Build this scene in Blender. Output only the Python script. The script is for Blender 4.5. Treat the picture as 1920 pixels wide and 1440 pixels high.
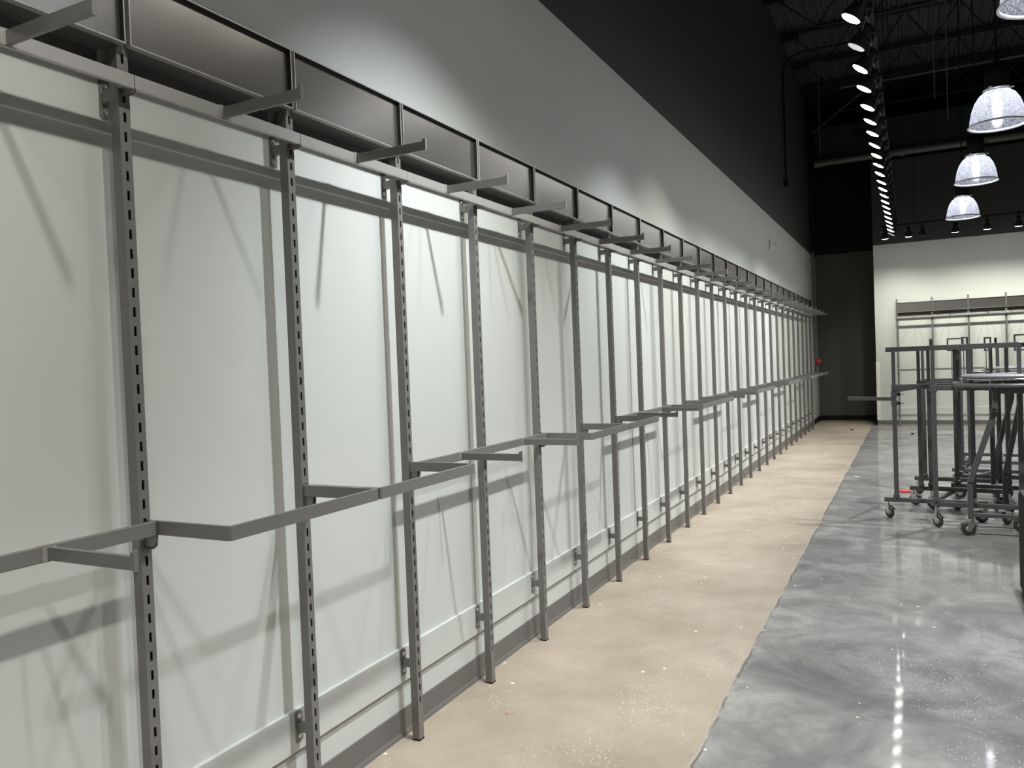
import bpy, bmesh, math, random
from mathutils import Vector, Matrix, noise
random.seed(7)
for o in list(bpy.data.objects): bpy.data.objects.remove(o)
SC = bpy.context.scene
COL = SC.collection
PI = math.pi

# ------------------------------------------------------------------ camera
F_PX, YAW, PITCH, ROLL = 1482.5, 0.4703, -0.0234, -0.0384
CAM = Vector((1.8846, -1.3884, 1.4853))
cy, sy, cp, sp, cr, sr = math.cos(YAW), math.sin(YAW), math.cos(PITCH), math.sin(PITCH), math.cos(ROLL), math.sin(ROLL)
fw = Vector((-sy*cp, cy*cp, sp)); rt = Vector((cy, sy, 0)); up = rt.cross(fw)
r2 = rt*cr + up*sr; u2 = -rt*sr + up*cr
cam = bpy.data.cameras.new('camera'); cam.sensor_width = 36; cam.lens = F_PX/1920*36; cam.clip_start = .02; cam.clip_end = 200
co = bpy.data.objects.new('camera', cam); COL.objects.link(co)
co.matrix_world = Matrix(((r2.x, u2.x, -fw.x, CAM.x), (r2.y, u2.y, -fw.y, CAM.y), (r2.z, u2.z, -fw.z, CAM.z), (0, 0, 0, 1)))
SC.camera = co

# ------------------------------------------------------------------ world, exposure
w = bpy.data.worlds.new('world'); SC.world = w; w.use_nodes = True
w.node_tree.nodes['Background'].inputs[0].default_value = (.6, .7, .8, 1)
w.node_tree.nodes['Background'].inputs[1].default_value = .004
SC.view_settings.view_transform = 'Standard'; SC.view_settings.look = 'None'
SC.view_settings.gamma = 1; SC.view_settings.use_curve_mapping = False
SC.view_settings.exposure = 0.0

# lamps of the wall-washing track: y -> (strength, kelvin-like tint)
COOL = (.90, .95, 1.0); NEU = (1, .99, .95); GRN = (1, 1, .88); WARM = (1, .93, .82)
SPOT_X, SPOT_Z, TRACK_X, TRACK_Z = 1.585, 3.6, 1.675, 3.86
SPOT_W = 235; SPOT_A = 72
# (y, strength, tint, height on the wall it is aimed at)
SPOTS = [(-1.87, .42, NEU, .9), (-1.37, .3, WARM, .8), (-.87, .44, NEU, .9), (-.37, .32, GRN, 1.0), (.13, .0, NEU, 1.0), (.63, .12, GRN, .9), (1.13, 1.45, COOL, 1.1), (1.63, .3, GRN, 1.0),
         (2.13, .3, GRN, .9), (2.63, .12, GRN, 1.0), (3.13, .12, GRN, 1.0), (3.63, .18, GRN, 1.0), (4.13, 1.2, COOL, 1.1), (4.66, .12, GRN, 1.0), (5.14, .7, GRN, 1.45),
         (5.64, .75, COOL, 1.05), (6.19, .45, GRN, .95), (6.67, .55, NEU, 1.1), (7.12, .75, COOL, 1.0), (7.62, .4, GRN, 1.2), (8.1, .6, NEU, 1.0), (8.59, .9, COOL, 1.0),
         (9.1, .4, GRN, 1.15), (9.61, .3, GRN, 1.0), (10.1, 1.1, COOL, 1.05), (10.58, .6, COOL, 1.1), (11.09, .4, NEU, 1.0), (11.56, .55, NEU, 1.1), (12.05, .3, GRN, 1.0),
         (12.58, .35, GRN, 1.0), (13.08, .25, GRN, 1.0), (13.58, .2, NEU, 1.0), (14.08, .15, NEU, 1.0), (14.58, .12, NEU, 1.0)]
PEND_W = 430; GLOW_W = 1.5
PENDANTS = [(2.62, 4.25), (2.62, 7.12), (2.62, 9.85), (2.62, 12.75)]
PEND_Z = 3.5

# ------------------------------------------------------------------ materials
def nodes(m):
    m.use_nodes = True
    nt = m.node_tree
    return nt, nt.nodes, nt.links, nt.nodes['Principled BSDF']
def mat(name, col, rough=.5, metal=0., bump=0., bscale=60., var=0., vscale=4., spec=.5, emit=None, estr=0):
    m = bpy.data.materials.new(name); nt, N, L, P = nodes(m)
    P.inputs['Base Color'].default_value = (*col, 1); P.inputs['Roughness'].default_value = rough
    P.inputs['Metallic'].default_value = metal; P.inputs['Specular IOR Level'].default_value = spec
    if emit:
        P.inputs['Emission Color'].default_value = (*emit, 1); P.inputs['Emission Strength'].default_value = estr
    tc = N.new('ShaderNodeTexCoord')
    if var:
        n = N.new('ShaderNodeTexNoise'); n.inputs['Scale'].default_value = vscale; n.inputs['Detail'].default_value = 5
        L.new(tc.outputs['Object'], n.inputs['Vector'])
        mx = N.new('ShaderNodeMix'); mx.data_type = 'RGBA'
        mx.inputs[6].default_value = (*[c*(1-var) for c in col], 1); mx.inputs[7].default_value = (*[min(1, c*(1+var)) for c in col], 1)
        L.new(n.outputs['Fac'], mx.inputs[0]); L.new(mx.outputs[2], P.inputs['Base Color'])
    if bump:
        n = N.new('ShaderNodeTexNoise'); n.inputs['Scale'].default_value = bscale; n.inputs['Detail'].default_value = 3
        L.new(tc.outputs['Object'], n.inputs['Vector'])
        b = N.new('ShaderNodeBump'); b.inputs['Strength'].default_value = bump; b.inputs['Distance'].default_value = .002
        L.new(n.outputs['Fac'], b.inputs['Height']); L.new(b.outputs[0], P.inputs['Normal'])
    return m
M = {}
M['metal'] = mat('grey_metal_paint', (.205, .199, .188), .42, .3, .08, 500, .05, 3)
M['metal_light'] = mat('satin_nickel_paint', (.5, .485, .455), .34, .55, .05, 400, .05, 2)
M['rack'] = mat('charcoal_metal_paint', (.11, .106, .106), .4, .3, .06, 500, .08, 4)
M['rack_top'] = mat('grey_topper_laminate', (.3, .3, .3), .3, .2, 0, 1, .06, 6)
M['panel'] = mat('brushed_panel_metal', (.36, .34, .31), .25, .9, 0, 1, .05, 1.5)
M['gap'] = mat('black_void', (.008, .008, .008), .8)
M['screw'] = mat('zinc_screw', (.7, .7, .68), .25, .9)
M['plate'] = mat('plate_paint', (.2, .195, .185), .45, .3, 0, 1, .05, 30)
M['chrome'] = mat('chrome', (.62, .62, .6), .18, 1.)
M['rubber'] = mat('dark_rubber', (.045, .043, .036), .6)
M['hub'] = mat('caster_hub', (.45, .45, .43), .4, .3)
M['black'] = mat('black_paint', (.010, .010, .010), .6, spec=.2)
M['blackwall'] = mat('dark_upper_paint', (.042, .040, .039), .75, 0, .1, 60, .12, 1.2)
M['alcove'] = mat('dark_olive_paint', (.085, .087, .072), .7, 0, .1, 60, .08, 1)
M['deck'] = mat('black_deck_paint', (.05, .047, .043), .75, 0, .0, 1, .2, 2)
M['joist'] = mat('black_joist_paint', (.012, .012, .012), .6)
M['duct'] = mat('dark_blue_duct_paint', (.016, .018, .023), .6, 0, 0, 1, .1, 1)
M['pipe'] = mat('grey_pipe', (.11, .105, .095), .5)
M['base'] = mat('vinyl_base', (.135, .128, .118), .45, 0, .05, 200, .05, 3)
M['white'] = mat('white_plastic', (.72, .7, .64), .35)
M['red'] = mat('red_enamel', (.5, .02, .03), .35)
M['redscrap'] = mat('red_tape', (.8, .04, .03), .5)
M['pink'] = mat('pink_paper', (.75, .12, .2), .7)
M['lens'] = mat('clear_lens', (.5, .5, .48), .12, .2)
M['bin'] = mat('black_vinyl', (.004, .004, .004), .6, spec=.12)
M['weave'] = mat('woven_rim', (.05, .045, .035), .6, 0, .8, 120, .5, 60)
M['chip'] = mat('white_scuff', (.7, .69, .65), .6)
M['concrete_ledge'] = mat('joint_filler', (.42, .38, .32), .8, 0, .5, 90, .2, 20)

def wall_mat():
    m = bpy.data.materials.new('pale_wall_paint'); nt, N, L, P = nodes(m)
    tc = N.new('ShaderNodeTexCoord'); n = N.new('ShaderNodeTexNoise'); n.inputs['Scale'].default_value = 1.1; n.inputs['Detail'].default_value = 4
    mp = N.new('ShaderNodeMapping'); mp.inputs['Scale'].default_value = (1, 1, .35)
    L.new(tc.outputs['Object'], mp.inputs[0]); L.new(mp.outputs[0], n.inputs['Vector'])
    mx = N.new('ShaderNodeMix'); mx.data_type = 'RGBA'; mx.inputs[6].default_value = (.50, .515, .485, 1); mx.inputs[7].default_value = (.56, .57, .54, 1)
    L.new(n.outputs['Fac'], mx.inputs[0]); L.new(mx.outputs[2], P.inputs['Base Color'])
    P.inputs['Roughness'].default_value = .55; P.inputs['Specular IOR Level'].default_value = .3
    n2 = N.new('ShaderNodeTexNoise'); n2.inputs['Scale'].default_value = 160; n2.inputs['Detail'].default_value = 3
    L.new(tc.outputs['Object'], n2.inputs['Vector'])
    b = N.new('ShaderNodeBump'); b.inputs['Strength'].default_value = .12; b.inputs['Distance'].default_value = .001
    L.new(n2.outputs['Fac'], b.inputs['Height']); L.new(b.outputs[0], P.inputs['Normal'])
    return m
M['wall'] = wall_mat()

def floor_mat():
    m = bpy.data.materials.new('concrete_floor'); nt, N, L, P = nodes(m)
    tc = N.new('ShaderNodeTexCoord'); OB = tc.outputs['Object']
    def noise_(scale, det=6, rough=.55, vec=OB, dist=0):
        n = N.new('ShaderNodeTexNoise'); n.inputs['Scale'].default_value = scale; n.inputs['Detail'].default_value = det
        n.inputs['Roughness'].default_value = rough; n.inputs['Distortion'].default_value = dist; L.new(vec, n.inputs['Vector']); return n.outputs['Fac']
    def ramp(src, stops):
        r = N.new('ShaderNodeValToRGB'); L.new(src, r.inputs[0])
        while len(r.color_ramp.elements) < len(stops): r.color_ramp.elements.new(.5)
        for e, (p, c) in zip(r.color_ramp.elements, stops): e.position = p; e.color = (*c, 1)
        return r.outputs[0]
    def math_(op, a, b=None, clamp=False):
        n = N.new('ShaderNodeMath'); n.operation = op; n.use_clamp = clamp
        for i, v in enumerate((a, b)):
            if v is None: continue
            if isinstance(v, (int, float)): n.inputs[i].default_value = v
            else: L.new(v, n.inputs[i])
        return n.outputs[0]
    def mix(f, a, b, mode='MIX'):
        n = N.new('ShaderNodeMix'); n.data_type = 'RGBA'; n.blend_type = mode
        for i, v in ((0, f), (6, a), (7, b)):
            if isinstance(v, (int, float)): n.inputs[i].default_value = v
            elif isinstance(v, tuple): n.inputs[i].default_value = (*v, 1)
            else: L.new(v, n.inputs[i])
        return n.outputs[2]
    sep = N.new('ShaderNodeSeparateXYZ'); L.new(OB, sep.inputs[0])
    wob = math_('MULTIPLY', math_('SUBTRACT', noise_(2.2, 6, .7), .5), .07)
    x = math_('ADD', sep.outputs[0], wob)
    tan = ramp(noise_(1.3, 8, .6), [(.3, (.26, .215, .16)), (.5, (.345, .29, .225)), (.7, (.42, .352, .28))])
    tan = mix(math_('MULTIPLY', ramp(noise_(5.5, 6, .65), [(.5, (0, 0, 0)), (.72, (1, 1, 1))]), .35), tan, (.235, .205, .16))
    grey = ramp(noise_(1.5, 10, .68, dist=.8), [(.32, (.13, .13, .128)), (.45, (.225, .222, .215)), (.55, (.31, .303, .288)), (.7, (.42, .405, .38))])
    blot = ramp(noise_(2.6, 8, .68, dist=1.2), [(.42, (0, 0, 0)), (.62, (1, 1, 1))])
    grey = mix(math_('MULTIPLY', blot, .6), grey, (.11, .112, .113))
    tint = ramp(noise_(.55, 3), [(.4, (0, 0, 0)), (.65, (1, 1, 1))])
    grey = mix(math_('MULTIPLY', tint, .35), grey, (.33, .29, .25))
    side = math_('GREATER_THAN', x, 1.115)
    col = mix(side, tan, grey)
    # fine aggregate specks
    v = N.new('ShaderNodeTexVoronoi'); v.inputs['Scale'].default_value = 95; L.new(OB, v.inputs['Vector'])
    sepc = N.new('ShaderNodeSeparateColor'); L.new(v.outputs['Color'], sepc.inputs[0])
    sp_ = math_('MULTIPLY', math_('LESS_THAN', v.outputs['Distance'], .28), math_('GREATER_THAN', sepc.outputs[0], .8))
    patch = ramp(noise_(1.7, 4), [(.47, (0, 0, 0)), (.6, (1, 1, 1))])
    sp2 = math_('MULTIPLY', sp_, math_('MULTIPLY', patch, .8))
    col = mix(sp2, col, (.75, .7, .62))
    v2 = N.new('ShaderNodeTexVoronoi'); v2.inputs['Scale'].default_value = 14; L.new(OB, v2.inputs['Vector'])
    sc2 = N.new('ShaderNodeSeparateColor'); L.new(v2.outputs['Color'], sc2.inputs[0])
    sp3 = math_('MULTIPLY', math_('LESS_THAN', v2.outputs['Distance'], .13), math_('GREATER_THAN', sc2.outputs[1], .9))
    col = mix(math_('MULTIPLY', sp3, .8), col, (.8, .75, .66))
    # ragged construction joint
    d = math_('ABSOLUTE', math_('SUBTRACT', x, 1.115))
    ln = math_('LESS_THAN', d, .0045)
    col = mix(math_('MULTIPLY', ln, .55), col, (.4, .35, .28))
    dk = math_('MULTIPLY', math_('LESS_THAN', math_('ABSOLUTE', math_('SUBTRACT', x, 1.126)), .005), ramp(noise_(3.1), [(.45, (0, 0, 0)), (.55, (1, 1, 1))]))
    col = mix(math_('MULTIPLY', dk, .7), col, (.09, .075, .06))
    L.new(col, P.inputs['Base Color'])
    rg = mix(side, ramp(noise_(3, 5), [(.3, (.42,)*3), (.7, (.6,)*3)]), ramp(noise_(2.1, 7, .7), [(.3, (.3,)*3), (.5, (.38,)*3), (.7, (.5,)*3)]))
    L.new(rg, P.inputs['Roughness']); P.inputs['Specular IOR Level'].default_value = .4
    cw = math_('MULTIPLY', side, .38); L.new(math_('ADD', cw, .08), P.inputs['Coat Weight']); P.inputs['Coat Roughness'].default_value = .05
    b = N.new('ShaderNodeBump'); b.inputs['Strength'].default_value = .12; b.inputs['Distance'].default_value = .002
    L.new(math_('ADD', noise_(120, 3), math_('MULTIPLY', noise_(9, 4), 1.0)), b.inputs['Height']); L.new(b.outputs[0], P.inputs['Normal'])
    return m
M['floor'] = floor_mat()

def dome_mat():
    m = bpy.data.materials.new('prismatic_acrylic'); nt, N, L, P = nodes(m); N.remove(P)
    out = N['Material Output']
    tc = N.new('ShaderNodeTexCoord'); n = N.new('ShaderNodeTexNoise'); n.inputs['Scale'].default_value = 55; n.inputs['Detail'].default_value = 4
    n.inputs['Distortion'].default_value = 2; L.new(tc.outputs['Object'], n.inputs['Vector'])
    r = N.new('ShaderNodeValToRGB'); r.color_ramp.elements[0].position = .4; r.color_ramp.elements[0].color = (.3,)*3+(1,); r.color_ramp.elements[1].position = .62; r.color_ramp.elements[1].color = (.85,)*3+(1,)
    L.new(n.outputs['Fac'], r.inputs[0])
    tr = N.new('ShaderNodeBsdfTransparent'); tl = N.new('ShaderNodeBsdfTranslucent'); tl.inputs[0].default_value = (.8, .82, .92, 1)
    df = N.new('ShaderNodeBsdfDiffuse'); df.inputs[0].default_value = (.8, .82, .92, 1)
    gl = N.new('ShaderNodeBsdfGlossy'); gl.inputs[1].default_value = .12
    a = N.new('ShaderNodeMixShader'); a.inputs[0].default_value = .4; L.new(tl.outputs[0], a.inputs[1]); L.new(df.outputs[0], a.inputs[2])
    b = N.new('ShaderNodeMixShader'); L.new(r.outputs[0], b.inputs[0]); L.new(tr.outputs[0], b.inputs[1]); L.new(a.outputs[0], b.inputs[2])
    c = N.new('ShaderNodeMixShader'); c.inputs[0].default_value = .08; L.new(b.outputs[0], c.inputs[1]); L.new(gl.outputs[0], c.inputs[2])
    L.new(c.outputs[0], out.inputs[0])
    return m
M['dome'] = dome_mat(); M['rim'] = mat('painted_glow_rim', (.85, .87, .95), .3)  # rim coloured near-white to stand for the light its edge carries
M['rim'].node_tree.nodes['Principled BSDF'].inputs['Subsurface Weight'].default_value = 0
def emat(name, col, s, samp='NONE'):
    m = mat(name, (.8, .8, .8), .4, emit=col, estr=s)
    try: m.cycles.emission_sampling = samp
    except Exception: pass
    return m
M['lamp_on'] = emat('lamp_face_lit', (1, .99, .93), 36, 'AUTO')
M['lamp_cool'] = emat('lamp_face_cool', (.95, .98, 1), 44, 'AUTO')
M['lamp_dim'] = emat('lamp_face_dim', (1, 1, .97), .42)
M['lamp_off'] = mat('lamp_face_off', (.25, .25, .24), .2)
M['bulb'] = emat('metal_halide_bulb', (.93, .95, 1), 18)

# ------------------------------------------------------------------ mesh builder
class MB:
    def __init__(s): s.v = []; s.f = []; s.mi = []; s.sm = []
    def add(s, vs, fs, mi=0, smooth=False):
        b = len(s.v); s.v += [tuple(v) for v in vs]
        for f in fs: s.f.append(tuple(i+b for i in f)); s.mi.append(mi); s.sm.append(smooth)
        return s
    def box(s, x0, x1, y0, y1, z0, z1, mi=0):
        v = [(x0, y0, z0), (x1, y0, z0), (x1, y1, z0), (x0, y1, z0), (x0, y0, z1), (x1, y0, z1), (x1, y1, z1), (x0, y1, z1)]
        return s.add(v, [(0, 3, 2, 1), (4, 5, 6, 7), (0, 1, 5, 4), (1, 2, 6, 5), (2, 3, 7, 6), (3, 0, 4, 7)], mi)
    def bar(s, a, b, w, h, mi=0, upv=(0, 0, 1)):
        a = Vector(a); b = Vector(b); d = (b-a).normalized(); u = Vector(upv)
        if abs(d.dot(u)) > .99: u = Vector((0, 1, 0))
        r = d.cross(u).normalized(); u = r.cross(d)
        c = [(-1, -1), (1, -1), (1, 1), (-1, 1)]
        v = [a+r*(i*w/2)+u*(j*h/2) for i, j in c]+[b+r*(i*w/2)+u*(j*h/2) for i, j in c]
        return s.add(v, [(0, 1, 2, 3), (7, 6, 5, 4), (0, 4, 5, 1), (1, 5, 6, 2), (2, 6, 7, 3), (3, 7, 4, 0)], mi)
    def cyl(s, a, b, r0, r1=None, n=14, mi=0, cap=True):
        r1 = r0 if r1 is None else r1
        a = Vector(a); b = Vector(b); d = (b-a).normalized(); u = Vector((0, 0, 1)) if abs(d.z) < .95 else Vector((1, 0, 0))
        p = d.cross(u).normalized(); q = p.cross(d)
        v = []
        for c, r in ((a, r0), (b, r1)): v += [c+(p*math.cos(2*PI*i/n)+q*math.sin(2*PI*i/n))*r for i in range(n)]
        s.add(v, [(i, (i+1) % n, n+(i+1) % n, n+i) for i in range(n)], mi, True)
        if cap: s.add(v, [tuple(range(n))[::-1], tuple(range(n, 2*n))], mi)
        return s
    def tube(s, pts, r, n=8, mi=0):
        for a, b in zip(pts[:-1], pts[1:]): s.cyl(a, b, r, n=n, mi=mi)
        return s
    def lathe(s, prof, n=40, mi=0, c=(0, 0, 0), cap=False):
        v = []
        for r, z in prof: v += [(c[0]+r*math.cos(2*PI*i/n), c[1]+r*math.sin(2*PI*i/n), c[2]+z) for i in range(n)]
        f = [(k*n+i, k*n+(i+1) % n, (k+1)*n+(i+1) % n, (k+1)*n+i) for k in range(len(prof)-1) for i in range(n)]
        s.add(v, f, mi, True)
        if cap: s.add(v, [tuple(range(n))[::-1], tuple(range(n*(len(prof)-1), n*len(prof)))], mi)
        return s
    def prism(s, poly, axis, a, b, mi=0):
        # poly of 2D points extruded along axis ('x','y','z')
        n = len(poly)
        def P(p, t): return {'x': (t, p[0], p[1]), 'y': (p[0], t, p[1]), 'z': (p[0], p[1], t)}[axis]
        v = [P(p, a) for p in poly]+[P(p, b) for p in poly]
        return s.add(v, [tuple(range(n)), tuple(range(2*n-1, n-1, -1))]+[(i, n+i, n+(i+1) % n, (i+1) % n) for i in range(n)], mi)
    def mesh(s, name, mats):
        me = bpy.data.meshes.new(name); me.from_pydata(s.v, [], s.f)
        for m in (mats if isinstance(mats, (list, tuple)) else [mats]): me.materials.append(m)
        for p, mi, sm in zip(me.polygons, s.mi, s.sm): p.material_index = mi; p.use_smooth = sm
        bm = bmesh.new(); bm.from_mesh(me); bmesh.ops.recalc_face_normals(bm, faces=bm.faces); bm.to_mesh(me); bm.free()
        return me
    def build(s, name, mats, parent=None, bevel=0, seg=2):
        o = bpy.data.objects.new(name, s.mesh(name, mats)); COL.objects.link(o)
        if parent: o.parent = parent
        if bevel:
            b = o.modifiers.new('bevel', 'BEVEL'); b.width = bevel; b.segments = seg; b.limit_method = 'ANGLE'; b.angle_limit = .7
        return o
def tag(o, label, cat, group=None, kind=None):
    if label: o['label'] = label
    if cat: o['category'] = cat
    if group: o['group'] = group
    if kind: o['kind'] = kind
    return o
def empty(name, loc=(0, 0, 0), rz=0):
    o = bpy.data.objects.new(name, None); o.location = loc; o.rotation_euler = (0, 0, rz); o.empty_display_size = .05; COL.objects.link(o); return o
KIDS = {}
def kids(o): return [c for c in list(bpy.data.objects) if c.parent == o]
def snapshot(o):  # tree of children captured once, so copies stay quick
    return (o, [snapshot(c) for c in kids(o)])
def copy_tree(t, parent=None):
    c = t[0].copy(); COL.objects.link(c); c.parent = parent
    for k in t[1]: copy_tree(k, c)
    return c
def structure(o, label=None):
    o['kind'] = 'structure'
    if label: o['label'] = label; o['category'] = 'building'
    return o
ORD = ['nearest', 'second', 'third', 'fourth', 'fifth', 'sixth', 'seventh', 'eighth', 'ninth', 'tenth', 'eleventh', 'twelfth', 'thirteenth', 'fourteenth',
       'fifteenth', 'sixteenth', 'seventeenth', 'eighteenth', 'nineteenth', 'twentieth', 'twenty-first', 'twenty-second', 'twenty-third', 'twenty-fourth',
       'twenty-fifth', 'twenty-sixth', 'twenty-seventh', 'twenty-eighth', 'twenty-ninth', 'thirtieth', 'thirty-first', 'thirty-second', 'thirty-third', 'thirty-fourth', 'thirty-fifth']

# ------------------------------------------------------------------ the shell
Y0, Y1, XR, ZC, ZP = -6.0, 17.4, 12.0, 6.95, 3.59
YF, XF = 16.05, 1.221
structure(MB().box(-.2, XR+.2, Y0-.2, Y1+.2, -.2, 0).build('floor', M['floor']), 'polished grey concrete floor with a tan strip along the fixture wall')
m = MB().box(-.2, 0, Y0, Y1, 0, ZP, 0).box(-.2, 0, Y0, Y1, ZP, ZC, 1)
structure(m.build('wall_left', [M['wall'], M['blackwall']]), 'long left wall, pale below and dark above a straight paint line')
m = MB().box(XF, XR, YF, Y1+.2, 0, ZP+.01, 0).box(XF, XR, YF, Y1+.2, ZP+.01, 5.25, 1)
# the side return facing the recess is dark
m.box(XF-.004, XF, YF+.002, Y1, 0, 5.25, 1)
structure(m.build('wall_far', [M['wall'], M['blackwall']]), 'pale far wall with a dark upper half')
m = MB().box(-.2, XF, Y1, Y1+.2, 0, 3.66, 0).box(-.2, XR, Y1, Y1+.2, 3.66, ZC, 1)
structure(m.build('wall_recess', [M['alcove'], M['black']]), 'dark recess wall in the far left corner')
m = MB().box(XR, XR+.2, Y0, Y1, 0, 3.6, 0).box(XR, XR+.2, Y0, Y1, 3.6, ZC, 1)
structure(m.build('wall_right', [M['wall'], M['blackwall']]))
m = MB().box(-.2, XR, Y0-.2, Y0, 0, 3.6, 0).box(-.2, XR, Y0-.2, Y0, 3.6, ZC, 1)
structure(m.build('wall_back', [M['wall'], M['blackwall']]))
# corrugated deck, ribs run along y
m = MB(); pitch = .15; x = -.1; prof = []
while x < XR:
    prof += [(x, ZC), (x+.085, ZC), (x+.1, ZC-.04), (x+.135, ZC-.04)]; x += pitch
prof2 = prof + [(p[0], ZC+.1) for p in prof[::-1]]
n = len(prof)
vs = [(p[0], Y0, p[1]) for p in prof]+[(p[0], Y1, p[1]) for p in prof]
m.add(vs, [(i, i+1, n+i+1, n+i) for i in range(n-1)])
m.box(-.2, XR+.2, Y0-.2, Y1+.2, ZC+.02, ZC+.1)
structure(m.build('ceiling', M['deck']), 'black painted corrugated steel roof deck')
# baseboards
def base_prof(): return [(0, 0), (.012, 0), (.009, .012), (.004, .02), (.004, .105), (.002, .108), (0, .108)]
m = MB().prism(base_prof(), 'y', Y0, YF+.3)
structure(m.build('baseboard_left', M['base']), 'taupe vinyl cove base along the left wall')
m = MB().prism([(p[0], p[1]) for p in base_prof()], 'y', YF+.3, Y1)
structure(m.build('baseboard_corner', M['black']))
m = MB().prism([(YF-p[0], p[1]) for p in base_prof()], 'x', XF, XR)
structure(m.build('baseboard_far', M['base']), 'taupe vinyl base along the far wall')
m = MB().prism([(Y1-p[0], p[1]) for p in base_prof()], 'x', 0, XF)
m.prism([(XF-.004-p[0], p[1]) for p in base_prof()], 'y', YF, Y1)
structure(m.build('baseboard_recess', M['black']), 'black base in the far recess')
# blocking boards painted like the wall
m = MB().box(0, .016, Y0, 15.6, .222, .36)
structure(m.build('trim_1', M['wall'], bevel=.0015), 'low mounting board running along the left wall')
m = MB().box(0, .017, Y0, 15.6, 2.135, 2.30)
structure(m.build('trim_2', M['wall'], bevel=.0015), 'high mounting board behind the sign panels on the left wall')
m = MB().box(1.58, 6, YF-.016, YF, .222, .36)
structure(m.build('trim_3', M['wall'], bevel=.0015), 'low mounting board along the far wall')
# corner guard
tag(MB().box(XF-.002, XF+.062, YF-.004, YF, .108, 1.28).box(XF-.008, XF-.004, YF-.004, YF+.05, .108, 1.28).build('corner_guard', M['white']),
    'white plastic corner guard on the edge of the pale far wall', 'corner guard')

# ------------------------------------------------------------------ wall fixture pieces (local: x out of wall, y along it)
S = .61; PX0, PX1 = .060, .0926; PW = .0163; PITCH_S = .04994
def post_mesh():
    m = MB(); top = 2.50
    # sides and back
    for ys in (-PW, PW): m.add([(PX0, ys, 0.004), (PX1, ys, .004), (PX1, ys, top), (PX0, ys, top)], [(0, 1, 2, 3)])
    m.add([(PX0, -PW, .004), (PX0, PW, .004), (PX0, PW, top), (PX0, -PW, top)], [(0, 1, 2, 3)])
    m.add([(PX0, -PW, top), (PX1, -PW, top), (PX1, PW, top), (PX0, PW, top)], [(0, 1, 2, 3)])
    hw, hh = .0042, .0128
    zs = []; z = 1.012
    while z > .12: z -= PITCH_S
    z += PITCH_S if z < .12 else 0
    while z < 2.46: zs.append(z); z += PITCH_S
    prev = .004
    def q(y0, y1, z0, z1): m.add([(PX1, y0, z0), (PX1, y1, z0), (PX1, y1, z1), (PX1, y0, z1)], [(0, 1, 2, 3)])
    for z in zs:
        q(-PW, PW, prev, z-hh); q(-PW, -hw, z-hh, z+hh); q(hw, PW, z-hh, z+hh)
        # slot lips
        a, b = PX1-.003, PX1
        m.add([(a, -hw, z-hh), (b, -hw, z-hh), (b, -hw, z+hh), (a, -hw, z+hh)], [(0, 1, 2, 3)])
        m.add([(a, hw, z-hh), (b, hw, z-hh), (b, hw, z+hh), (a, hw, z+hh)], [(0, 1, 2, 3)])
        m.add([(a, -hw, z+hh), (b, -hw, z+hh), (b, hw, z+hh), (a, hw, z+hh)], [(0, 1, 2, 3)])
        m.add([(a, -hw, z-hh), (b, -hw, z-hh), (b, hw, z-hh), (a, hw, z-hh)], [(0, 1, 2, 3)])
        prev = z+hh
    q(-PW, PW, prev, top)
    # pin holes on the side faces
    for k, z in enumerate([.17, .42, .62, .9, 1.1, 1.45, 1.68, 1.95, 2.15]):
        for ys in (-1, 1):
            y = ys*(PW+.0003); c = .0752
            m.add([(c+.0016*math.cos(t*PI/3), y, z+.0016*math.sin(t*PI/3)) for t in range(6)], [tuple(range(6))], 1)
    m.box(PX0+.003, PX0+.004, -PW+.002, PW-.002, .01, top-.01, 1)   # dark inner face seen through the slots
    return m
def plate_mb(z0, z1):
    w = .0165; c = .005
    poly = [(-w, z0+c), (-w+c, z0), (w-c, z0), (w, z0+c), (w, z1-c), (w-c, z1), (-w+c, z1), (-w, z1-c)]
    return MB().prism(poly, 'x', .0165, .0195)
def screw_mb(z):
    m = MB(); m.cyl((.0195, 0, z), (.0215, 0, z), .0082, .0075, 14)
    m.cyl((.0215, 0, z), (.0235, 0, z), .0058, .004, 6)
    return m
root = empty('upright_post')
mb = post_mesh(); mb.build('post', [M['metal'], M['gap']], root)
MB().box(PX0-.0008, PX1+.0008, -PW-.0008, PW+.0008, 0, .006).build('foot_cap', M['black'], root)
for zc in (.306, 2.222):
    pl = plate_mb(zc-.053, zc+.05).build('wall_bracket', M['plate'], root)
    screw_mb(zc-.034).build('screw', M['screw'], pl); screw_mb(zc+.033).build('screw', M['screw'], pl)
    MB().box(.0195, PX0, -.011, .011, zc-.016, zc+.014).build('standoff', M['metal'], root, bevel=.002)
POST = snapshot(root)

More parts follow.
